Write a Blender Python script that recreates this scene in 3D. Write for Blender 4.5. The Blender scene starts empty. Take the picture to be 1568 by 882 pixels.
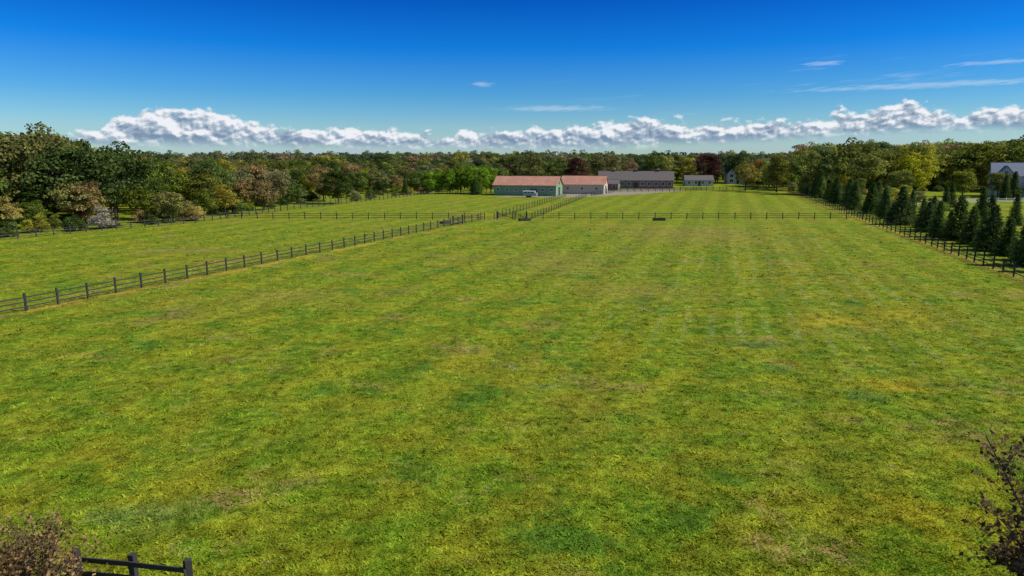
import bpy, math, random
import numpy as np
from mathutils import Vector, Matrix
random.seed(7); rng=np.random.default_rng(7)
S=bpy.context.scene
S.view_settings.view_transform='Standard'; S.view_settings.look='None'; S.view_settings.exposure=0
def link(o): S.collection.objects.link(o); return o

# ---------------------------------------------------------------- node helpers
class NT:
    def __init__(s,nt): s.nt=nt; s.N=nt.nodes; s.L=nt.links
    def new(s,t,**k):
        n=s.N.new(t)
        for a,b in k.items(): setattr(n,a,b)
        return n
    def put(s,sock,v):
        if v is None: return
        if isinstance(v,bpy.types.NodeSocket): s.L.new(v,sock)
        else: sock.default_value=v
    def M(s,op,a,b=None,c=None,clamp=False):
        n=s.new('ShaderNodeMath',operation=op); n.use_clamp=clamp
        s.put(n.inputs[0],a); s.put(n.inputs[1],b); s.put(n.inputs[2],c); return n.outputs[0]
    def noise(s,vec,scale,detail=4,rough=.5,dim='3D'):
        n=s.new('ShaderNodeTexNoise',noise_dimensions=dim); s.put(n.inputs['Vector'],vec)
        n.inputs['Scale'].default_value=scale; n.inputs['Detail'].default_value=detail; n.inputs['Roughness'].default_value=rough
        return n.outputs['Fac']
    def step(s,v,lo,hi,a=0.,b=1.):
        n=s.new('ShaderNodeMapRange',interpolation_type='SMOOTHSTEP'); s.put(n.inputs[0],v)
        for i,q in enumerate((lo,hi,a,b)): s.put(n.inputs[i+1],q)
        return n.outputs[0]
    def mix(s,f,a,b,mode='MIX'):
        n=s.new('ShaderNodeMix',data_type='RGBA',blend_type=mode)
        s.put(n.inputs[0],f)
        for sk,v in ((n.inputs[6],a),(n.inputs[7],b)):
            if isinstance(v,tuple) and len(v)==3: v=v+(1,)
            s.put(sk,v)
        return n.outputs[2]
    def xyz(s,x,y,z):
        n=s.new('ShaderNodeCombineXYZ'); s.put(n.inputs[0],x); s.put(n.inputs[1],y); s.put(n.inputs[2],z); return n.outputs[0]
    def sep(s,v):
        n=s.new('ShaderNodeSeparateXYZ'); s.put(n.inputs[0],v); return n.outputs

def newmat(name):
    m=bpy.data.materials.new(name); m.use_nodes=True
    t=NT(m.node_tree); b=m.node_tree.nodes['Principled BSDF']; return m,t,b
def simple(name,col,rough=.8,var=.25,scale=3.,bump=0.,metal=0.):
    m,t,b=newmat(name)
    co=t.new('ShaderNodeTexCoord').outputs['Object']
    n=t.noise(co,scale,5,.6)
    f=t.M('MULTIPLY_ADD',n,2*var,1-var)
    c=t.mix(1.,col,t.xyz(f,f,f),'MULTIPLY')
    t.put(b.inputs['Base Color'],c); b.inputs['Roughness'].default_value=rough; b.inputs['Metallic'].default_value=metal
    if bump:
        bn=t.new('ShaderNodeBump'); bn.inputs['Strength'].default_value=bump; t.put(bn.inputs['Height'],t.noise(co,scale*8,4)); t.put(b.inputs['Normal'],bn.outputs[0])
    return m

# ---------------------------------------------------------------- sun + world
SAZ,SEL=math.radians(98),math.radians(46)
sd=Vector((math.sin(SAZ)*math.cos(SEL),math.cos(SAZ)*math.cos(SEL),math.sin(SEL)))
sl=bpy.data.lights.new('sun','SUN'); sl.energy=5.0; sl.angle=math.radians(.5); sl.color=(1,.95,.86)
so=link(bpy.data.objects.new('sun',sl)); so.rotation_euler=sd.to_track_quat('Z','Y').to_euler(); so.location=(60,-60,90)

W=bpy.data.worlds.new('World'); S.world=W; W.use_nodes=True
t=NT(W.node_tree); bg=W.node_tree.nodes['Background']; bg.inputs['Strength'].default_value=.1
sky=t.new('ShaderNodeTexSky'); sky.sky_type='NISHITA'; sky.sun_disc=False; sky.sun_elevation=SEL; sky.sun_rotation=SAZ
sky.air_density=1; sky.dust_density=.3; sky.ozone_density=3
d=t.new('ShaderNodeTexCoord').outputs['Generated']
X,Y,Z=t.sep(d)
el=t.M('ARCSINE',Z); az=t.M('ARCTAN2',X,Y)
tr=t.new('ShaderNodeValToRGB'); t.put(tr.inputs[0],t.M('DIVIDE',el,math.radians(60),clamp=True))
e=tr.color_ramp.elements
def stop(e,p,c): 
    x=e.new(p); x.color=(c[0],c[1],c[2],1)
e[0].position=0; e[0].color=(.36,.50,.56,1); e[1].position=1; e[1].color=(.32,.34,.36,1)
for deg,c in ((2.5,(.27,.44,.56)),(5,(.12,.35,.58)),(8.5,(.014,.25,.62)),(12.5,(.004,.145,.50)),(25,(.13,.25,.42))): stop(e,deg/60,c)
skyc=t.mix(1.,sky.outputs[0],tr.outputs[0],'MULTIPLY')
vs_=t.new('ShaderNodeVectorMath',operation='SCALE'); t.put(vs_.inputs[0],skyc); vs_.inputs['Scale'].default_value=2.; skyc=vs_.outputs[0]
# cumulus bank low over the horizon: (azimuth, top, base) profile
def ray(px,py):
    a=(px-784)/1045; b=(py-441)/1045; s_,c_=.1862,.9825
    v=Vector((a,c_-b*s_,-s_-b*c_)).normalized(); return math.atan2(v.x,v.y),math.asin(v.z)
prof=[(0,214,226),(90,212,222),(140,197,216),(175,183,216),(235,165,217),(285,167,217),(320,163,217),(360,176,217),(395,194,217),(450,195,219),(520,198,220),(570,197,220),(640,202,221),(688,213,219),(705,202,221),(780,201,222),(850,196,221),(935,188,220),(1000,180,218),(1060,192,214),(1130,184,212),(1190,184,208),(1255,190,206),(1275,170,202),(1320,174,200),(1385,154,196),(1430,168,195),(1475,174,193),(1510,160,192),(1568,162,191)]
cr=t.new('ShaderNodeValToRGB'); e=cr.color_ramp.elements
def ap(p): return (ray(p[0],p[1])[0]+.7)/1.4
c0=lambda p:(ray(p[0],p[1])[1]*8,ray(p[0],p[2])[1]*8,0)
e[0].position=ap(prof[0]); e[0].color=(*c0(prof[0]),1); e[1].position=ap(prof[-1]); e[1].color=(*c0(prof[-1]),1)
for p in prof[1:-1]: stop(e,ap(p),c0(p))
t.put(cr.inputs[0],t.M('DIVIDE',t.M('ADD',az,.7),1.4,clamp=True))
cs=t.new('ShaderNodeSeparateColor'); t.put(cs.inputs[0],cr.outputs[0])
top=t.M('DIVIDE',cs.outputs[0],8.); base=t.M('DIVIDE',cs.outputs[1],8.)
def cloudH(dx,dy):
    v=t.xyz(t.M('ADD',az,dx),t.M('MULTIPLY',t.M('ADD',el,dy),1.5),0.)
    wn=t.new('ShaderNodeTexNoise'); t.put(wn.inputs['Vector'],v); wn.inputs['Scale'].default_value=60; wn.inputs['Detail'].default_value=3
    wv=t.new('ShaderNodeVectorMath',operation='SCALE'); t.put(wv.inputs[0],wn.outputs['Color']); wv.inputs['Scale'].default_value=.018
    vv=t.new('ShaderNodeVectorMath',operation='ADD'); t.put(vv.inputs[0],v); t.put(vv.inputs[1],wv.outputs[0])
    vo=t.new('ShaderNodeTexVoronoi',feature='SMOOTH_F1',voronoi_dimensions='2D'); t.put(vo.inputs['Vector'],vv.outputs[0])
    vo.inputs['Scale'].default_value=38; vo.inputs['Detail'].default_value=2; vo.inputs['Roughness'].default_value=.5; vo.inputs['Smoothness'].default_value=.5; vo.normalize=True
    n=t.noise(v,36,8,.6)
    return t.M('ADD',t.M('MULTIPLY',t.M('SUBTRACT',1.,vo.outputs['Distance']),.42),t.M('MULTIPLY',n,.68))
H0=cloudH(0,0); H1=cloudH(.003,.004)
dt=t.M('ADD',t.M('DIVIDE',t.M('SUBTRACT',top,el),.012),t.M('MULTIPLY',t.M('SUBTRACT',H0,.62),5.))
db=t.M('ADD',t.M('DIVIDE',t.M('SUBTRACT',el,base),.006),t.M('MULTIPLY',t.M('SUBTRACT',H0,.55),1.6))
mask=t.M('MULTIPLY',t.step(dt,-.1,.6),t.step(db,-1.7,1.2))
rel=t.M('DIVIDE',t.M('SUBTRACT',el,base),t.M('SUBTRACT',top,base),clamp=True)
lit=t.M('ADD',t.M('MULTIPLY',t.M('SUBTRACT',H0,H1),4.6),t.M('MULTIPLY_ADD',rel,.6,.20))
lit=t.M('ADD',lit,t.M('MULTIPLY',t.M('SUBTRACT',t.noise(t.xyz(az,el,3.),20,3,.5),.5),1.6),clamp=True)
crr=t.new('ShaderNodeValToRGB'); e=crr.color_ramp.elements
e[0].position=0; e[0].color=(.20,.29,.42,1); e[1].position=.8; e[1].color=(.86,.88,.92,1); stop(e,.4,(.40,.49,.60))
t.put(crr.inputs[0],lit)
cl10=t.new('ShaderNodeVectorMath',operation='SCALE'); t.put(cl10.inputs[0],crr.outputs[0]); cl10.inputs['Scale'].default_value=10.
# thin cirrus
cv=t.xyz(t.M('MULTIPLY',az,5.),t.M('ADD',t.M('MULTIPLY',el,60.),t.M('MULTIPLY',az,-5.)),0.)
ci=t.step(t.noise(cv,1.3,6,.6),.56,.85,0.,.6)
ci=t.M('MULTIPLY',ci,t.M('MULTIPLY',t.step(az,-.02,.35),t.M('MULTIPLY',t.step(el,.045,.07),t.step(el,.14,.10))))
def puff(px,py,w,h):
    a0,e0=ray(px,py)
    q=t.M('SQRT',t.M('ADD',t.M('POWER',t.M('DIVIDE',t.M('SUBTRACT',az,a0),w),2.),t.M('POWER',t.M('DIVIDE',t.M('SUBTRACT',el,e0),h),2.)))
    return t.M('MULTIPLY',t.step(t.M('ADD',q,t.M('MULTIPLY',t.M('SUBTRACT',t.noise(cv,9,4,.6),.5),2.2)),1.,.2),.4)
for p in ((738,129,.02,.004),(1262,97,.032,.0035),(850,166,.09,.005),(1430,130,.2,.0045),(1530,95,.06,.003)):
    ci=t.M('MAXIMUM',ci,puff(*p))
veil=t.M('MULTIPLY',t.step(t.noise(t.xyz(t.M('MULTIPLY',az,6.),t.M('MULTIPLY',el,70.),1.),1.2,5,.6),.3,.7),t.M('MULTIPLY',t.step(el,.06,.02),.6))
c=t.mix(t.M('MULTIPLY',ci,.8),skyc,(7.,7.9,9.,1))
c=t.mix(veil,c,(4.2,5.4,6.9,1))
c=t.mix(mask,c,cl10.outputs[0])
t.put(bg.inputs['Color'],c)
try: W.cycles.sampling_method='MANUAL'; W.cycles.sample_map_resolution=512
except Exception: pass

# ---------------------------------------------------------------- grass colour group
gg=bpy.data.node_groups.new('grass_colour','ShaderNodeTree')
gg.interface.new_socket('Color',in_out='OUTPUT',socket_type='NodeSocketColor')
t=NT(gg); go=t.new('NodeGroupOutput')
P=t.new('ShaderNodeNewGeometry').outputs['Position']; X,Y,Z=t.sep(P); P2=t.xyz(X,Y,0.)
big=t.noise(P2,.045,4,.6); mid=t.noise(P2,.35,5,.62); fin=t.noise(P2,2.4,5,.65); tiny=t.noise(P2,11.,3,.6)
clump=t.noise(t.xyz(X,Y,40.),.95,6,.72)
c=t.mix(t.step(mid,.36,.64),(.145,.265,.014),(.305,.335,.020))
c=t.mix(t.step(fin,.4,.7,0.,.75),c,(.29,.375,.028))
c=t.mix(t.step(big,.48,.68,0.,.5),c,(.34,.305,.035))
c=t.mix(t.M('MULTIPLY',t.step(t.noise(P2,.16,5,.65),.54,.69),t.step(fin,.38,.6)),c,(.37,.275,.095))
c=t.mix(t.M('MULTIPLY',t.step(t.noise(t.xyz(X,Y,9.),.22,5,.65),.54,.66),.85),c,(.115,.25,.022))
c=t.mix(t.M('MULTIPLY',t.step(t.noise(t.xyz(X,Y,29.),.12,6,.7),.55,.68),.6),c,(.42,.37,.02))
c=t.mix(t.step(t.noise(t.xyz(X,Y,5.),.9,5,.7),.64,.76,0.,.75),c,(.50,.44,.23))
c=t.mix(t.step(t.noise(t.xyz(X,Y,15.),1.7,4,.7),.63,.74,0.,.7),c,(.15,.125,.04))
# mower windrow lines, faint and broken
q=t.M('SUBTRACT',X,t.M('MULTIPLY',Y,.31))
q=t.M('ADD',q,t.M('MULTIPLY',t.noise(P2,.3,2),.8))
ln=t.step(t.M('PINGPONG',q,1.0),.46,.05)
rg=t.M('MULTIPLY',t.M('MULTIPLY',t.step(q,-17.,0.),t.step(q,28.,14.)),t.M('MULTIPLY',t.step(Y,24.,52.),t.step(Y,138.,112.)))
ln=t.M('MULTIPLY',t.M('MULTIPLY',ln,rg),t.step(t.noise(t.xyz(X,Y,2.),1.5,5,.85),.46,.66))
ln=t.M('MULTIPLY',ln,t.step(t.noise(t.xyz(X,Y,71.),.07,3,.6),.40,.60,.15,1.))
c=t.mix(t.M('MULTIPLY',ln,.52),c,(.55,.55,.33))
band=t.step(t.M('PINGPONG',q,3.),1.,2.,.93,1.07)
def patch(x,y,rx,ry,col,f):
    global c
    q=t.M('SQRT',t.M('ADD',t.M('POWER',t.M('DIVIDE',t.M('SUBTRACT',X,x),rx),2.),t.M('POWER',t.M('DIVIDE',t.M('SUBTRACT',Y,y),ry),2.)))
    q=t.M('ADD',q,t.M('MULTIPLY',t.M('SUBTRACT',t.noise(P2,1.1,5,.7),.5),3.4))
    c=t.mix(t.step(q,1.1,.1,0.,f),c,col)
for a in ((16.1,43.3,2.2,1.4,(.10,.16,.05),.75),(15.6,38.3,1.3,1.,(.10,.20,.05),.5),(18.2,33.6,1.4,1.6,(.10,.21,.05),.5),(20.8,35,1.8,1.6,(.52,.39,.03),.6),
          (24,50,4,3,(.50,.41,.03),.5),(30,52,3,2,(.46,.39,.03),.5),(-12.7,21.6,2.6,1.2,(.24,.36,.10),.4),(0,38.5,.5,.6,(.55,.53,.28),.6),(2,34.9,1.,.7,(.28,.36,.12),.35),
          (-20,60,6,4,(.40,.33,.07),.5),(30,110,18,18,(.35,.29,.07),.55),(6,80,10,14,(.33,.29,.07),.45),(-8,24,1.2,.9,(.36,.31,.08),.4),(12,62,8,6,(.35,.30,.07),.4),(-45,90,10,6,(.35,.30,.07),.4)): patch(*a)
# dry strip under fences
fl=t.M('ABSOLUTE',t.M('SUBTRACT',t.M('ADD',X,38.6),t.M('MULTIPLY',t.M('SUBTRACT',Y,53.5),.418)))
fl=t.M('MULTIPLY',t.step(fl,1.5,.2),t.M('MULTIPLY',t.step(Y,126.,120.),t.step(mid,.35,.55)))
c=t.mix(t.M('MULTIPLY',fl,.8),c,(.52,.39,.06))
fl=t.M('ABSOLUTE',t.M('SUBTRACT',t.M('SUBTRACT',X,51.2),t.M('MULTIPLY',t.M('SUBTRACT',Y,67.1),.267)))
c=t.mix(t.M('MULTIPLY',t.step(fl,1.6,.3),.6),c,(.45,.36,.07))
fl=t.M('ABSOLUTE',t.M('SUBTRACT',Y,137.4)); c=t.mix(t.M('MULTIPLY',t.step(fl,1.6,.3),.4),c,(.40,.31,.06))
v=t.M('ADD',t.M('MULTIPLY',fin,.8),t.M('ADD',t.M('MULTIPLY',tiny,.8),t.M('MULTIPLY',clump,1.45))); v=t.M('MULTIPLY_ADD',v,1.22,-1.10)
v=t.M('MULTIPLY',t.M('MAXIMUM',v,.11),band)
c=t.mix(1.,c,t.xyz(v,t.M('MULTIPLY',v,.96),v),'MULTIPLY')
t.put(go.inputs[0],c)

m_ground,t,b=newmat('meadow_ground')
g=t.new('ShaderNodeGroup'); g.node_tree=gg
t.put(b.inputs['Base Color'],g.outputs[0]); b.inputs['Roughness'].default_value=.95; b.inputs['Specular IOR Level'].default_value=.05
P=t.new('ShaderNodeNewGeometry').outputs['Position']
bn=t.new('ShaderNodeBump'); bn.inputs['Strength'].default_value=.9; bn.inputs['Distance'].default_value=.22
t.put(bn.inputs['Height'],t.M('ADD',t.noise(P,1.8,6,.68),t.M('MULTIPLY',t.noise(P,12.,3,.6),.35))); t.put(b.inputs['Normal'],bn.outputs[0])
m_blade,t,b=newmat('grass_blade')
g=t.new('ShaderNodeGroup'); g.node_tree=gg
at=t.new('ShaderNodeAttribute',attribute_name='tone'); f=t.M('MULTIPLY_ADD',at.outputs['Fac'],1.1,.8)
cc=t.mix(1.,g.outputs[0],t.xyz(f,f,f),'MULTIPLY')
df=t.new('ShaderNodeBsdfDiffuse'); tl=t.new('ShaderNodeBsdfTranslucent'); mx=t.new('ShaderNodeMixShader'); mx.inputs[0].default_value=.35
t.put(df.inputs[0],cc); t.put(tl.inputs[0],cc); t.L.new(df.outputs[0],mx.inputs[1]); t.L.new(tl.outputs[0],mx.inputs[2])
t.L.new(mx.outputs[0],t.N['Material Output'].inputs[0])

PAL=[(.055,.088,.014),(.075,.105,.016),(.14,.15,.022),(.035,.058,.014),(.18,.18,.022),(.11,.12,.04),(.15,.115,.05),(.065,.10,.025),(.11,.155,.02),(.085,.10,.022),(.17,.15,.045),(.045,.07,.02),(.12,.13,.06)]
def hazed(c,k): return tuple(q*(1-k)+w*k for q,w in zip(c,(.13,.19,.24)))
# foliage: colour from the object's own colour, or for massed trees from a palette picked per tree
def foliage(name,trans=.4,pal=None,gain=1.85):
    m,t,b=newmat(name)
    oi=t.new('ShaderNodeObjectInfo'); at=t.new('ShaderNodeAttribute',attribute_name='tone')
    col=oi.outputs['Color']
    if pal:
        r=t.new('ShaderNodeValToRGB'); r.color_ramp.interpolation='CONSTANT'; e=r.color_ramp.elements; n=len(pal)
        e[0].position=0; e[0].color=(*pal[0],1); e[1].position=(n-1)/n; e[1].color=(*pal[-1],1)
        for i in range(1,n-1): stop(e,i/n,pal[i])
        t.put(r.inputs[0],oi.outputs['Random']); col=r.outputs[0]
    P=t.new('ShaderNodeNewGeometry').outputs['Position']
    n=t.noise(P,.5,2,.6)
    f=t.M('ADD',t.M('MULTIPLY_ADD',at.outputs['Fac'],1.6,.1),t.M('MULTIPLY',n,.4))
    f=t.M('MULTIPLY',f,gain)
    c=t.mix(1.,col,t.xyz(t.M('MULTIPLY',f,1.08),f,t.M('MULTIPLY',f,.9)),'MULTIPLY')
    df=t.new('ShaderNodeBsdfDiffuse'); tl=t.new('ShaderNodeBsdfTranslucent'); mx=t.new('ShaderNodeMixShader'); mx.inputs[0].default_value=trans
    t.put(df.inputs[0],c); t.put(tl.inputs[0],c); t.L.new(df.outputs[0],mx.inputs[1]); t.L.new(tl.outputs[0],mx.inputs[2])
    t.L.new(mx.outputs[0],t.N['Material Output'].inputs[0]); return m
m_leaf=foliage('tree_foliage'); m_bark=simple('bark',(.09,.07,.05),.95,.35,6.,.4)

# ---------------------------------------------------------------- mesh builder
class MB:
    def __init__(s): s.v=[];s.f=[];s.m=[];s.tone=[]
    def add(s,vs,fs,mat=0,tone=.5):
        o=len(s.v); s.v+= [tuple(v) for v in vs]; s.f+=[tuple(i+o for i in f) for f in fs]; s.m+=[mat]*len(fs); s.tone+=[tone]*len(vs)
    def box(s,c,d,rz=0,mat=0,tilt=None):
        x,y,z=[q/2 for q in d]; M=Matrix.Rotation(rz,3,'Z')
        if tilt is not None: M=M@tilt
        vs=[Vector(c)+M@Vector((a*x,b*y,e*z)) for a in(-1,1) for b in(-1,1) for e in(-1,1)]
        s.add(vs,[(0,1,3,2),(4,6,7,5),(0,4,5,1),(2,3,7,6),(0,2,6,4),(1,5,7,3)],mat)
    def tube(s,p0,p1,r0,r1,n=7,mat=0):
        p0=Vector(p0);p1=Vector(p1);q=(p1-p0).to_track_quat('Z','Y')
        vs=[]
        for p,r in((p0,r0),(p1,r1)):
            for i in range(n):
                a=2*math.pi*i/n; vs.append(p+q@Vector((r*math.cos(a),r*math.sin(a),0)))
        s.add(vs,[(i,(i+1)%n,n+(i+1)%n,n+i) for i in range(n)]+[tuple(range(n-1,-1,-1)),tuple(range(n,2*n))],mat)
    def prism(s,poly,axis0,axis1,mat=0):
        n=len(poly); vs=[axis0+Vector(p) for p in poly]+[axis1+Vector(p) for p in poly]
        s.add(vs,[tuple(range(n)),tuple(range(2*n-1,n-1,-1))]+[(i,n+i,n+(i+1)%n,(i+1)%n) for i in range(n)],mat)
    def leaves(s,C,Nrm,size,tone,mat=0,aspect=.65):
        n=len(C); Nrm=Nrm/np.linalg.norm(Nrm,axis=1,keepdims=True)
        r=rng.normal(size=(n,3)); T=np.cross(Nrm,r); T/=np.linalg.norm(T,axis=1,keepdims=True); B=np.cross(Nrm,T)
        sz=(size*rng.uniform(.6,1.3,n))[:,None]
        V=np.stack([C-T*sz*.5,C-B*sz*.5*aspect+T*sz*.05,C+T*sz*.5,C+B*sz*.5*aspect],1).reshape(-1,3)
        o=len(s.v); s.v+=V.tolist(); s.f+=[(o+4*i,o+4*i+1,o+4*i+2,o+4*i+3) for i in range(n)]; s.m+=[mat]*n; s.tone+=np.repeat(tone,4).tolist()
    def mesh(s,name,mats):
        me=bpy.data.meshes.new(name); me.from_pydata(s.v,[],s.f)
        for m in mats: me.materials.append(m)
        me.polygons.foreach_set('material_index',s.m)
        a=me.attributes.new('tone','FLOAT','POINT'); a.data.foreach_set('value',s.tone); me.update(); return me
def obj(name,me,loc=(0,0,0),rz=0,sc=1,col=None,parent=None,coll=None):
    o=bpy.data.objects.new(name,me); (coll.objects.link(o) if coll else link(o))
    o.location=loc; o.rotation_euler=(0,0,rz); o.scale=sc if isinstance(sc,tuple) else (sc,)*3
    if col: o.color=(*col,1)
    if parent: o.parent=parent
    return o
def sph(n):
    a=rng.normal(size=(n,3)); return a/np.linalg.norm(a,axis=1,keepdims=True)

# trees are modelled 10 m tall
def deciduous(name,wid=3.6,base=1.2,ncl=75,per=62,leaf=.42,topw=.9):
    b=MB(); zc=(10+base)/2+.2; rz=(10-base)/2-.5
    lobes=sph(7)
    cs=[]
    while len(cs)<ncl:
        dirn=sph(1)[0]; rad=rng.uniform(.25,1)**.45
        bump=1+.32*max(float(np.max(lobes@dirn))-.6,0)/.4-.18
        p=dirn*rad*bump*np.array([wid,wid,rz]); 
        if dirn[2]>0: p[:2]*=topw
        cs.append(np.array([p[0],p[1],zc+p[2]]))
    for c in cs:
        r=rng.uniform(.6,1.35); n=int(per*r*r); dv=sph(n); dv[:,2]=np.where(dv[:,2]<-.3,-dv[:,2],dv[:,2])
        C=c+dv*r*rng.uniform(.65,1.12,(n,1))*np.array([1.1,1.1,.8])
        b.leaves(C,dv+rng.normal(size=(n,3))*.45,leaf,np.full(n,rng.uniform(.1,.85))+rng.uniform(-.15,.15,n))
    h=zc*.8; b.tube((0,0,-.1),(0.1,.05,h*.5),.24,.17,8,1); b.tube((.1,.05,h*.5),(0,.1,h*1.25),.17,.05,7,1)
    for c in cs[:14]:
        z0=rng.uniform(.3,.9)*h; b.tube((.05,.05,z0),(c[0]*.85,c[1]*.85,max(c[2],z0+.3)),.085,.02,5,1)
    return b.mesh(name,[m_leaf,m_bark])
def conifer(name,wid=2.3,nb=230,per=34,leaf=.34,droop=.25):
    b=MB(); b.tube((0,0,-.1),(0,0,9.7),.2,.02,7,1)
    for i in range(nb):
        u=(i+.5)/nb; z=.3+9.4*u**1.25; R=wid*(1-(z/10.05))**.8*rng.uniform(.68,1.15)+.1
        a=i*2.39996+rng.uniform(-.3,.3); n=max(8,int(per*(R/wid+.25)))
        s_=rng.uniform(.2,1,n)**.7*R
        C=np.stack([np.cos(a)*s_,np.sin(a)*s_,z-droop*s_+.12*s_*s_/max(R,.1)],1)+rng.normal(size=(n,3))*np.array([.19,.19,.12])*(.4+R/wid)
        N=np.tile([math.cos(a)*.8,math.sin(a)*.8,.6],(n,1))+rng.normal(size=(n,3))*.35
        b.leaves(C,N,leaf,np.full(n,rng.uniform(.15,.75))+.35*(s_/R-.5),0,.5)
    for k in range(4): b.leaves(np.array([[0,0,9.5+.14*k]]),np.array([[1.,.2*k,.1]]),.25,np.array([.5]))
    return b.mesh(name,[m_leaf,m_bark])
def shrub(name):
    b=MB()
    for k in range(34):
        a=rng.uniform(0,6.28); r=math.sqrt(rng.uniform(0,1))*4.6; z=(1-(r/5.4)**2)*rng.uniform(2.,8.2); rr=rng.uniform(1.2,2.1)
        n=int(75*rr*rr/2); dv=sph(n); dv[:,2]=np.abs(dv[:,2])*.9
        b.leaves(np.array([math.cos(a)*r,math.sin(a)*r,z])+dv*rr*rng.uniform(.7,1.1,(n,1)),dv+rng.normal(size=(n,3))*.5,.62,np.full(n,rng.uniform(.15,.8))+rng.uniform(-.1,.1,n))
        b.tube((math.cos(a)*r*.2,math.sin(a)*r*.2,-.2),(math.cos(a)*r*.9,math.sin(a)*r*.9,z),.12,.04,5,1)
    return b.mesh(name,[m_leaf,m_bark])
DEC=[deciduous('broadleaf_a'),deciduous('broadleaf_b',4.2,.8,85,60,.42,.8),deciduous('broadleaf_c',3.0,1.0,65,64,.4,.8),deciduous('broadleaf_d',4.6,1.5,95,56,.43,1.0),deciduous('broadleaf_e',3.4,.2,85,62,.4,.75)]
OPEN=deciduous('broadleaf_open',3.6,1.6,55,55,.3,.9)
FAR=[deciduous('far_a',4.2,.3,36,20,.85),deciduous('far_b',3.6,.3,32,22,.8),deciduous('far_c',4.8,.3,40,18,.88,1.)]
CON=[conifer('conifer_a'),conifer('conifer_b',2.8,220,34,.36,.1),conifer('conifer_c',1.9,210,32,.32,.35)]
SHR=[shrub('shrub_a'),shrub('shrub_b')]

def jit(c,j=.15): 
    k=random.uniform(1-j,1+j); return tuple(q*k*random.uniform(.95,1.05) for q in c)
FX=[(-130,20),(-76.6,101.6),(-60.3,130.2),(-54,160),(-29.7,233.5),(-18,262)]
def fenceX(y):
    for (x0,y0),(x1,y1) in zip(FX,FX[1:]):
        if y<=y1: return x0+(x1-x0)*(y-y0)/(y1-y0)
    return FX[-1][0]
def scatter(region,space,n,test):
    pts=[];cell={}
    x0,x1,y0,y1=region
    for _ in range(n):
        x=random.uniform(x0,x1);y=random.uniform(y0,y1)
        if not test(x,y): continue
        k=(int(x//space),int(y//space)); ok=True
        for i in(-1,0,1):
            for j in(-1,0,1):
                for q in cell.get((k[0]+i,k[1]+j),()):
                    if (q[0]-x)**2+(q[1]-y)**2<space*space: ok=False
        if ok: cell.setdefault(k,[]).append((x,y)); pts.append((x,y))
    return pts
def mass(name,items,haze=0.,bright=1.):
    co=bpy.data.collections.new(name+'_trees')
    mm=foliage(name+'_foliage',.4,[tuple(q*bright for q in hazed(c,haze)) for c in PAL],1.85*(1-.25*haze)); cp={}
    for me,x,y,h in items:
        if me.name not in cp:
            k=me.copy(); k.materials[0]=mm; cp[me.name]=k
        obj(name+'_tree',cp[me.name],(x,y,-.05),random.uniform(0,6.28),(h/10*random.uniform(.85,1.25),h/10*random.uniform(.85,1.25),h/10),coll=co)
    e=bpy.data.objects.new(name,None); e.instance_type='COLLECTION'; e.instance_collection=co; link(e)
# left woodland
it=[]
for x,y in scatter((-290,-20,95,345),6.6,9000,lambda x,y: x<fenceX(y)-13 and x>-.84*y-8 and not(-250<x<-185 and y>300)):
    r=x/y; d=fenceX(y)-x
    if r<-.57 and y>132: h=random.uniform(14,19) if r<-.63 else random.uniform(11.5,14.5)
    elif d<24: h=random.uniform(4.5,8.5)
    else: h=random.uniform(7.5,12)
    it.append((random.choice(DEC),x,y,h))
for x,y in scatter((-200,-20,88,300),4.6,5000,lambda x,y: 4<fenceX(y)-x<20 and x>-.84*y-8):
    if random.random()<.75: it.append((random.choice(SHR),x,y,random.uniform(1.8,4.4)))
mass('left_woodland',it,0.,.98)
it=[]
for x,y in scatter((-330,130,335,430),9,6000,lambda x,y: abs(x/y)<.85 and not(-250<x<-185 and y<410)):
    it.append((random.choice(DEC),x,y,random.uniform(10,15.5)*(1+.0006*(y-340))))
for x,y in scatter((-100,60,245,335),8,700,lambda x,y: x<-12+.2*(y-245) and y>258):
    it.append((random.choice(DEC),x,y,random.uniform(7,11)))
mass('farm_woodland',it,.07,.92)
it=[]
for x,y in scatter((95,420,262,400),7.5,7000,lambda x,y: .365<x/y<.9 and not(140<x<200 and y<245)):
    r=x/y
    h=random.uniform(10,15) if y<300 or r<.42 else random.uniform(14.5,21)
    it.append((random.choice(DEC),x,y,h))
for x,y in scatter((80,230,150,270),5,2500,lambda x,y: (.267*(y-67)+51+14)<x<(.267*(y-67)+51+26) or (y>250 and x/y>.4)):
    if random.random()<.45: it.append((random.choice(SHR+DEC[:2]),x,y,random.uniform(2.5,5.5)))
mass('right_woodland',it,.04,1.25)
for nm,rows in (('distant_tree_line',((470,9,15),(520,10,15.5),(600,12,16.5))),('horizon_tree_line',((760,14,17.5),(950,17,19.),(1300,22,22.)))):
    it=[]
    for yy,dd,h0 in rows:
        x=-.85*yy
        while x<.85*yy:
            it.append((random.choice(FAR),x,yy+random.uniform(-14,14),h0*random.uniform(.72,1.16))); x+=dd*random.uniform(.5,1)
    mass(nm,it,.18 if nm[0]=='d' else .42,.92)

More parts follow.
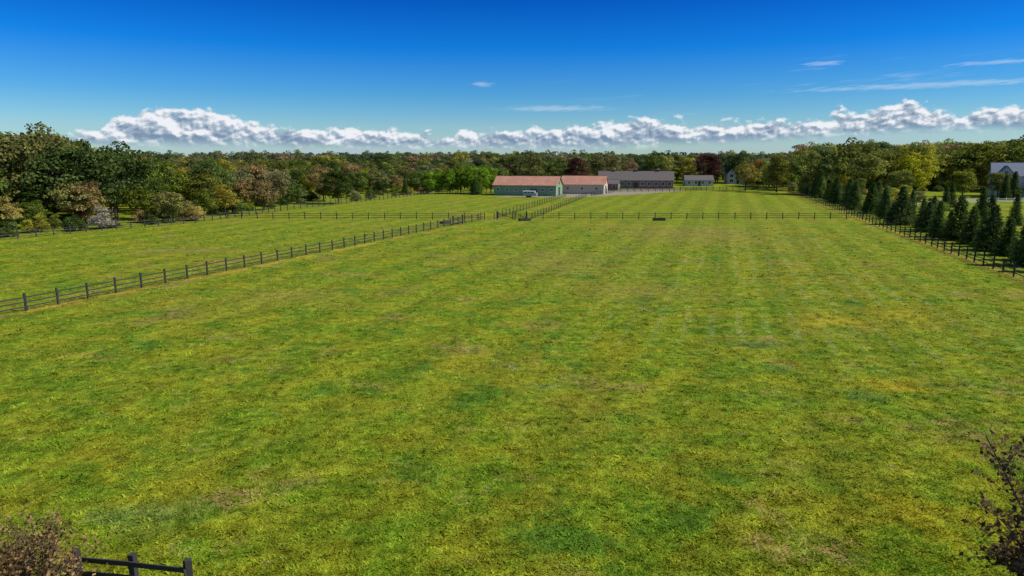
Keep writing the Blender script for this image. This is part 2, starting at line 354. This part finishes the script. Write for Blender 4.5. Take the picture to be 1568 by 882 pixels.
# individual trees
def tree(name,me,x,y,h,c,w=1.):
    obj(name,me,(x,y,0),random.uniform(0,6.28),(h/10*w,h/10*w,h/10),c)
for x,y,h,w,me,c in ((-65,131,6.2,1.3,0,(.12,.125,.04)),(-75,137,7.5,1.1,3,(.075,.10,.015)),(-62,148,6.5,1.2,2,(.17,.155,.025)),(-59,163,7.4,1.0,4,(.14,.115,.05)),(-62,176,9.5,1.15,0,(.12,.115,.055)),
    (-47,186,9.6,1.15,1,(.03,.05,.012)),(-54,197,9.8,1.,3,(.15,.12,.05)),(-72,160,9.3,1.1,1,(.09,.105,.02)),(-88,140,8.5,1.2,2,(.06,.085,.015)),(-95,120,5.5,1.3,4,(.10,.13,.02)),(-84,118,4.8,1.2,1,(.06,.09,.015)),
    (-81,128,8.,1.2,3,(.12,.13,.04)),(-98,128,8.5,1.3,1,(.08,.11,.02)),(-108,135,10.5,1.2,0,(.05,.08,.015))):
    tree('maple_tree',DEC[me],x,y,h,c,w)
obj('silver_shrub',SHR[0],(-71.5,119.5,0),.4,(.42,.42,.46),(.17,.17,.145))
for px,h,y in ((657,8.6,238),(672,8.9,240),(690,9.4,239),(706,10.2,241),(722,10.4,238),(738,10.6,241),(752,10.,245)):
    tree('rounded_linden_tree',DEC[4],(px-784)/1045*y,y,h,jit((.095,.16,.015),.08),.9)
tree('cedar_tree',CON[1],-12.3,233,6.2,(.03,.06,.015),1.3); tree('cedar_tree',CON[0],-36,232,5.5,(.03,.055,.015),1.3)
for x,y,h,c,w in ((26,285,13.,(.05,.024,.02),1.),(-4,300,11,(.05,.028,.02),.9),(94,330,15.,(.05,.024,.022),1.25)):
    tree('copper_beech_tree',DEC[1],x,y,h,c,w)
tree('orange_maple_tree',DEC[2],107,300,11.5,(.26,.15,.03),.9)
tree('golden_maple_tree',DEC[0],116,296,9,(.18,.14,.02),1.)
tree('oak_tree',DEC[3],8,300,14,(.08,.09,.03),1.1); tree('oak_tree',DEC[0],-2,310,14.5,(.06,.08,.02),1.1); tree('oak_tree',DEC[3],42,320,14.5,(.10,.10,.04),1.1); tree('oak_tree',DEC[1],66,322,14,(.06,.08,.02),1.)
for x,y,h,w,me,c in ((113,228,17.8,1.05,3,(.09,.105,.025)),(125,236,16.,1.1,0,(.09,.10,.02)),(101,236,15.,1.,1,(.10,.12,.03)),(133,232,14,1.,4,(.17,.19,.015)),(142,245,15.5,1.1,1,(.18,.19,.02)),(96,250,13.5,1.,2,(.09,.10,.02)),
    (150,262,17,1.1,3,(.09,.11,.02)),(120,215,9,1.2,0,(.10,.12,.03)),(106,212,8,1.2,2,(.07,.09,.02)),(88,260,10.5,1.,3,(.14,.13,.03)),(175,262,19,1.2,1,(.10,.12,.02)),(188,250,20,1.2,3,(.08,.10,.02)),
    (151,214,8.5,1.1,0,(.09,.11,.03)),(144,220,9.5,1.1,4,(.12,.14,.02)),(160,206,5.5,1.3,1,(.06,.09,.02))):
    tree('oak_tree',DEC[me],x,y,h,c,w)
# conifer screen behind right fence
y=72.; k=0
while y<250:
    fx=51.2+.267*(y-67.1)
    h=random.uniform(4.8,7.2) if y>92 else random.uniform(6.,7.2)
    if k%6==3: h*=.7
    c=random.choice([(.034,.058,.015),(.026,.046,.014),(.062,.095,.02),(.044,.072,.022)])
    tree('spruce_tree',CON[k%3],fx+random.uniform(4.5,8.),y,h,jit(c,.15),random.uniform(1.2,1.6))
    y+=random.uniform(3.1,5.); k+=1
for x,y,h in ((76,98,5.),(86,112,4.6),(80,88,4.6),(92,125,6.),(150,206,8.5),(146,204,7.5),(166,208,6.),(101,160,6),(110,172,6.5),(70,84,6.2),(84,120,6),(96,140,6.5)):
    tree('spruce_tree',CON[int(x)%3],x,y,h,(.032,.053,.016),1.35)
tree('pear_tree',OPEN,83,108,4.4,(.10,.14,.03),1.1)

# ---------------------------------------------------------------- ground
me=bpy.data.meshes.new('ground'); R=15000; me.from_pydata([(-R,-R,0),(R,-R,0),(R,R,0),(-R,R,0)],[],[(0,1,2,3)]); me.materials.append(m_ground); obj('ground',me)
m_soil=simple('dry_field',(.26,.18,.10),.95,.2,.2)
me=bpy.data.meshes.new('ploughed_field'); me.from_pydata([(-260,290,.004),(-185,290,.004),(-190,420,.004),(-275,420,.004)],[],[(0,1,2,3)]); me.materials.append(m_soil); obj('ploughed_field',me)
m_yard=simple('yard_gravel',(.26,.22,.15),.95,.3,.4)
me=bpy.data.meshes.new('farm_yard'); me.from_pydata([(-6,221,.004),(20,216,.004),(40,233,.004),(66,262,.004),(60,290,.004),(20,260,.004)],[],[(0,1,2,3,4,5)]); me.materials.append(m_yard); obj('farm_yard',me)
# grass blades
N=90000
yy=14/(1-rng.uniform(0,1,N)*(1-14/120.))
xx=rng.uniform(-1,1,N)*(.80*yy+3)
K=5
def rep(a): return np.repeat(a,K)
bx=rep(xx)+rng.normal(size=N*K)*rep(.04+.0022*yy); by=rep(yy)+rng.normal(size=N*K)*rep(.04+.0022*yy)
ds=rep(yy); tuft=rep(np.where(rng.uniform(0,1,N)<.10,rng.uniform(1.6,2.8,N),rng.uniform(.5,1.3,N))); th=rng.uniform(0,6.283,N*K)
hgt=(.03+.0005*ds)*tuft*rng.uniform(.6,1.2,N*K); wd=(.011+.0006*ds)*rng.uniform(.7,1.2,N*K)*np.sqrt(tuft); ln=hgt*rng.uniform(.6,1.8,N*K)
V=np.zeros((N*K,3,3),np.float32)
cx,sx=np.cos(th),np.sin(th)
V[:,0,0]=bx-sx*wd;V[:,0,1]=by+cx*wd; V[:,1,0]=bx+sx*wd;V[:,1,1]=by-cx*wd
V[:,2,0]=bx+cx*ln;V[:,2,1]=by+sx*ln;V[:,2,2]=hgt; V[:,:2,2]=.001
me=bpy.data.meshes.new('grass'); n=N*K
me.vertices.add(n*3); me.vertices.foreach_set('co',V.ravel()); me.loops.add(n*3); me.loops.foreach_set('vertex_index',np.arange(n*3,dtype=np.int32))
me.polygons.add(n); me.polygons.foreach_set('loop_start',np.arange(0,n*3,3,dtype=np.int32)); 
me.update(calc_edges=True); a=me.attributes.new('tone','FLOAT','POINT'); a.data.foreach_set('value',np.repeat(rep(rng.uniform(0,1,N)),3).astype(np.float32))
me.materials.append(m_blade); obj('grass',me)

# ---------------------------------------------------------------- fences
m_wood=simple('dark_fence_wood',(.04,.036,.032),.8,.4,5.,.3)
m_white=simple('white_paint',(.72,.73,.74),.5,.06)
m_trailer=simple('trailer_paint',(.38,.40,.42),.4,.1)
def fence(name,pts,sp=2.6,h=1.4,rails=(.35,.72,1.12),rh=.1,pw=.13,mat=None,rt=.035):
    b=MB()
    for (x0,y0),(x1,y1) in zip(pts,pts[1:]):
        L=math.hypot(x1-x0,y1-y0); n=max(1,round(L/sp)); a=math.atan2(y1-y0,x1-x0)
        q=[(x0+(x1-x0)*i/n+random.uniform(-.04,.04),y0+(y1-y0)*i/n+random.uniform(-.04,.04)) for i in range(n+1)]
        nx,ny=-math.sin(a),math.cos(a)
        for i,p in enumerate(q):
            hh=h+random.uniform(-.05,.06)
            b.box((p[0],p[1],hh/2-.1),(pw,pw,hh+.2),a+random.uniform(-.05,.05))
            if i<n:
                r=q[i+1]; l=math.hypot(r[0]-p[0],r[1]-p[1]); aa=math.atan2(r[1]-p[1],r[0]-p[0])
                for z in rails:
                    z=z+random.uniform(-.02,.02); off=pw/2+rt/2+.003
                    b.box(((p[0]+r[0])/2-nx*off,(p[1]+r[1])/2-ny*off,z),(l-.006,rt,rh),aa,0,Matrix.Rotation(random.uniform(-.008,.008),3,'Y'))
    return obj(name,b.mesh(name,[mat or m_wood]))
fence('post_and_rail_fence',[(-44.5,41),(-39,53.5),(-23,93),(-11.2,124.5),(-5.5,137.2)],rh=.09)
fence('post_and_rail_fence',[(3,137.4),(70.5,137.6)],sp=3.2,rh=.07)
fence('post_and_rail_fence',[(-3.6,137.2),(17.5,222)],rh=.06,sp=3.2,pw=.11)
fence('post_and_rail_fence',[(4.,138.),(24,221)],rh=.06,sp=3.2,pw=.11)
fence('post_and_rail_fence',FX[:-1]+[(-19,243)],h=1.5,rh=.08)
fence('post_and_rail_fence',[(-58,138.6),(-6.3,137.3)],sp=3.2,rh=.07)
fence('post_and_rail_fence',[(44,40),(51.2,67.1),(95.6,233.5),(101,252)],h=1.5,rh=.08)
fence('post_and_rail_fence',[(36,262),(101,268)],h=1.5)
fence('post_and_rail_fence',[(26,225),(37,250),(58,254),(74,262)],h=1.4)
fence('post_and_rail_fence',[(-19,232),(-6,229)],h=1.4)
fence('white_board_fence',[(92,176),(132,190),(178,196)],h=1.4,mat=m_white)
fence('paddock_corner_fence',[(-13.4,13.6),(-12.05,17.15),(-8.7,16.6),(-7.2,14.2)],sp=1.75,h=1.42,rails=(.4,.78,1.2),rh=.14,pw=.16,rt=.045)
def gate(x0,y0,x1,y1):
    b=MB(); a=math.atan2(y1-y0,x1-x0); L=math.hypot(x1-x0,y1-y0); cx,cy=(x0+x1)/2,(y0+y1)/2
    for z in (.25,.5,.75,1.0,1.25): b.box((cx,cy,z),(L-.12,.045,.07),a)
    for s_ in (-1,0,1): b.box((cx+s_*(L/2-.1)*math.cos(a),cy+s_*(L/2-.1)*math.sin(a)-.05,.75),(.07,.045,1.1),a)
    b.box((cx,cy+.05,.75),(L*.98,.04,.08),a,0,Matrix.Rotation(math.atan2(1.,L),3,'Y'))
    for x,y in((x0,y0),(x1,y1)): b.box((x,y,.8),(.22,.22,1.8),a)
    obj('field_gate',b.mesh('field_gate',[m_wood]))
gate(-3.,137.3,.2,137.3); gate(.6,137.4,2.9,137.4); gate(-10.8,125.4,-9.3,128.6)
def trough(x,y,rz):
    b=MB(); 
    for s_ in(-1,1): b.box((0,s_*.4,.27),(2.4,.06,.4)); b.box((s_*1.17,0,.27),(.06,.74,.4)); b.box((s_*.9,0,.04),(.12,.7,.08))
    b.box((0,0,.12),(2.28,.74,.05)); b.box((0,0,.4),(2.28,.74,.01),0,1)
    m=simple('water_surface',(.03,.05,.06),.1,.1)
    obj('water_trough',b.mesh('water_trough',[m_wood,m]),(x,y,0),rz)
trough(29,134.8,.03); trough(-12.5,128,1.); trough(2.5,134,.4)

# ---------------------------------------------------------------- buildings
m_green=simple('green_siding',(.20,.34,.18),.7,.12,1.); m_beige=simple('beige_siding',(.58,.50,.38),.8,.1,1.)
m_pink=simple('weathered_red_roof',(.44,.22,.15),.55,.4,.6); m_grey=simple('grey_shingle_roof',(.12,.105,.10),.9,.25,2.)
m_brown=simple('brown_siding',(.24,.17,.12),.8,.2,1.); m_glass=simple('window_glass',(.03,.04,.05),.12,.1); m_trim=m_white
m_bluegrey=simple('blue_grey_shingle_roof',(.18,.21,.27),.85,.2,2.); m_whites=simple('pale_siding',(.52,.54,.58),.7,.06,2.)
m_dark=simple('dark_door',(.05,.05,.05),.7,.2)
def part(name,b,mats,par,loc=(0,0,0),rz=0): return obj(name,b.mesh(name,mats),loc,rz,parent=par)
def building(name,x,y,rz,L,Wd,wh,rh,mw,mr,nwin=6,door=None,win=(1.,1.),winz=1.6,gdoor=True,over=.45,seams=False):
    e=bpy.data.objects.new(name,None); link(e); e.location=(x,y,0); e.rotation_euler=(0,0,rz)
    b=MB(); h=Wd/2
    prof=[(0,-h,-.2),(0,h,-.2),(0,h,wh),(0,0,rh-.12),(0,-h,wh)]
    b.prism(prof,Vector((-L/2,0,0)),Vector((L/2,0,0))); part('walls',b,[mw],e)
    b=MB(); sl=math.atan2(rh-wh,h); ln=math.hypot(rh-wh,h)+over
    for s_ in(-1,1):
        mx=s_*(math.cos(sl)*ln/2); mz=rh-math.sin(sl)*ln/2
        b.box((0,mx+s_*.003,mz+.07),(L+2*over,ln,.12),0,0,Matrix.Rotation(-s_*sl,3,'X'))
        if seams:
            k=-L/2
            while k<=L/2: b.box((k,mx,mz+.15),(.06,ln,.05),0,0,Matrix.Rotation(-s_*sl,3,'X')); k+=1.2
    b.box((0,0,rh+.12),(L+2*over+.01,.35,.1)); part('roof',b,[mr],e)
    b=MB(); g=MB()
    for s_ in (-1,1):
        for i in range(nwin):
            px=-L/2+(i+.5)*L/nwin
            if door and abs(px-door[0])<door[1]/2+win[0]/2+.1: continue
            g.box((px,s_*(h+.01),winz),(win[0],.04,win[1]))
            for o_ in(-1,1): b.box((px+o_*(win[0]/2+.06),s_*(h+.03),winz),(.12,.07,win[1]+.24)); b.box((px,s_*(h+.03),winz+o_*(win[1]/2+.06)),(win[0],.07,.12))
            b.box((px,s_*(h+.032),winz),(.05,.05,win[1]))
        for o_ in(-1,1):
            b.box((s_*(L/2+.02),o_*(h-.08),wh/2),(.06,.2,wh-.02))
        b.box((0,s_*(h+.03),wh-.13),(L,.05,.2))
    part('window_trim',b,[m_trim],e); part('windows',g,[m_glass],e)
    b=MB()
    if door: b.box((door[0],-h-.05,door[2]/2),(door[1],.08,door[2]))
    if gdoor:
        b.box((L/2+.05,0,1.35),(.08,2.8,2.7)); b.box((L/2+.05,0,wh+.6),(.08,1.,1.))
    if door or gdoor: part('doors',b,[m_dark],e)
    return e
rz=math.atan(-.26)
building('green_barn',5.5,231.5,rz,21.,11,3.5,6.2,m_green,m_pink,7,(3,2.2,2.2),(.9,.8),2.,seams=True)
e=building('beige_barn',25.5,243,rz,15,11,3.3,6.,m_beige,m_pink,3,None,(.8,.8),1.9,seams=True)
b=MB(); b.box((7.62,-3,1.),(.1,.9,2.)); b.box((7.62,3,1.),(.1,.9,2.)); part('side_doors',b,[m_trim],e)
e=building('long_stable',51.5,288,rz*.6,30,10,3.4,6.9,m_brown,m_grey,11,(0,2,2.3),(1.3,1.2),1.9)
b=MB(); 
for k in(-9,0,9): b.box((k,0,7.2),(1.,1.,.7)); b.tube((k,0,7.55),(k,0,8.1),.85,.02,4)
part('cupolas',b,[m_grey],e)
building('low_cottage',84,312,-.1,12,8,2.6,4.6,m_whites,m_grey,4,(0,1.,2.1),(1.,1.),1.5,gdoor=False)
building('machine_shed',37,268,rz,9,7,2.6,4.,m_brown,m_grey,3,None,gdoor=False)
def house(name,x,y,rz,s,mw,mr):
    e=building(name,x,y,rz,13*s,9*s,6*s,9.6*s,mw,mr,4,None,(1.1,1.5),4.4*s,gdoor=False)
    for k,cx in enumerate((-3.6*s,3.6*s)):
        b=MB(); w=2.3*s
        b.prism([(-w,0,-.1),(w,0,-.1),(w,0,5.9*s),(0,0,8.6*s),(-w,0,5.9*s)],Vector((cx,-6.2*s,0)),Vector((cx,-1*s,0))); part('gable_bay',b,[mw],e)
        b=MB(); sl=math.atan2(2.7*s,w); ln=math.hypot(2.7*s,w)+.35
        for q in(-1,1): b.box((cx+q*math.cos(sl)*ln/2,-3.75*s,8.68*s-math.sin(sl)*ln/2+.05),(ln,5.6*s,.14),0,0,Matrix.Rotation(q*sl,3,'Y'))
        part('gable_roof',b,[mr],e)
        b=MB(); g=MB()
        for z in(1.8*s,4.6*s,6.9*s):
            ww=1.9*s if z<6*s else .8*s; hh=1.5*s if z<6*s else .8*s
            g.box((cx,-6.22*s,z),(ww,.06,hh))
            for o_ in(-1,1): b.box((cx+o_*(ww/2+.07),-6.25*s,z),(.14,.08,hh+.28)); b.box((cx,-6.25*s,z+o_*(hh/2+.07)),(ww,.08,.14))
            b.box((cx,-6.25*s,z),(.06,.07,hh))
        part('bay_trim',b,[m_trim],e); part('bay_windows',g,[m_glass],e)
    b=MB(); b.box((0,-5.4*s,2.9*s),(2.5*s,2.2*s,.16)); 
    for q in(-1,1): b.tube((q*1.1*s,-6.3*s,0),(q*1.1*s,-6.3*s,2.82*s),.12,.1,8)
    part('porch',b,[m_trim],e)
    b=MB(); b.box((4.5*s,1.2*s,8.8*s),(1.1,1.,3.4*s)); part('chimney',b,[simple('chimney_brick',(.25,.13,.09),.9,.2,4.)],e)
    b=MB(); b.box((0,-4.56*s,1.05*s),(1.1*s,.08,2.1*s)); part('front_door',b,[m_dark],e)
house('white_gabled_house',162.5,222,-.5,1.12,m_whites,m_bluegrey)
house('white_farmhouse',110,338,-.2,.85,m_whites,m_grey)
# horse trailer by the barn
e=bpy.data.objects.new('horse_trailer',None); link(e); e.location=(5.6,217,0); e.rotation_euler=(0,0,-.2); e.scale=(.9,.9,.85)
b=MB(); 
pr=[(0,-1.05,.55),(0,1.05,.55),(0,1.05,2.2),(0,.8,2.45),(0,-.8,2.45),(0,-1.05,2.2)]
b.prism(pr,Vector((-2.3,0,0)),Vector((1.9,0,0))); b.prism([(0,-1.,.55),(0,1.,.55),(0,.9,1.7),(0,-.9,1.7)],Vector((1.9,0,0)),Vector((2.6,0,0)))
part('body',b,[m_trailer],e)
b=MB()
for x_ in(-.8,.1):
    for s_ in(-1,1): b.tube((x_,s_*.95,.36),(x_,s_*1.12,.36),.36,.36,16)
b.box((3.1,0,.5),(1.2,.12,.12)); part('wheels_and_tongue',b,[m_dark],e)
b=MB()
for x_ in(-1.4,-.2,1.): b.box((x_,-1.06,1.85),(.7,.03,.35))
part('trailer_windows',b,[m_glass],e)

# ---------------------------------------------------------------- foreground red-leaved plants
m_red=foliage('copper_leaves',.3,None,1.6)
def branchy(name,root,trunks,leafsz,density,col,per=4):
    b=MB(); C=[];
    for p0,p1,r in trunks:
        b.tube(p0,p1,r,r*.55,7,1)
        p1=Vector(p1); d0=(p1-Vector(p0))
        for k in range(density):
            s0=Vector(p0).lerp(p1,random.uniform(.3,1.)); dr=(d0.normalized()*.7+Vector((random.gauss(0,.6),random.gauss(0,.6),random.gauss(.15,.5)))).normalized()
            L=random.uniform(.4,1.)*min(1.2,d0.length*.6); p=s0; seg=5
            for j in range(seg):
                q=p+dr*L/seg; b.tube(p,q,.009*(1-j/seg)+.003,.009*(1-(j+1)/seg)+.002,4,1)
                for _ in range(per): C.append(q+Vector((random.gauss(0,.07),random.gauss(0,.07),random.gauss(0,.06))))
                p=q; dr=(dr+Vector((random.gauss(0,.2),random.gauss(0,.2),random.gauss(-.04,.15)))).normalized()
    C=np.array([tuple(c) for c in C]); n=len(C)
    b.leaves(C,rng.normal(size=(n,3))+np.array([0,0,.8]),leafsz,rng.uniform(0,1,n),0,.6)
    obj(name,b.mesh(name,[m_red,m_bark]),root,0,1,col)
tk=[]
for i in range(18):
    a=random.uniform(0,6.28); r=random.uniform(.3,1.5); tk.append(((0,0,0),(math.cos(a)*r,math.sin(a)*r,random.uniform(1.7,2.75)),.03))
branchy('barberry_bush',(-12.35,15.3,0),tk,.11,18,(.14,.095,.045))
tk=[((0,0,0),(-.1,.05,3.4),.13)]
for i in range(30):
    a=random.uniform(2.2,4.6) if i<15 else random.uniform(0,6.28); r=random.uniform(.8,1.9); z=random.uniform(3.8,6.8); tk.append(((-.1,.05,random.uniform(2.2,3.4)),(math.cos(a)*r,math.sin(a)*r,z),.026))
branchy('purple_plum_tree',(11.2,12.2,0),tk,.135,11,(.075,.050,.034),4)

# ---------------------------------------------------------------- camera
cd=bpy.data.cameras.new('camera'); cd.lens=24; cd.sensor_width=36; cd.clip_end=40000; cd.clip_start=.1
co=link(bpy.data.objects.new('camera',cd)); co.location=(0,0,12); co.rotation_euler=(math.radians(90-10.73),0,0); S.camera=co
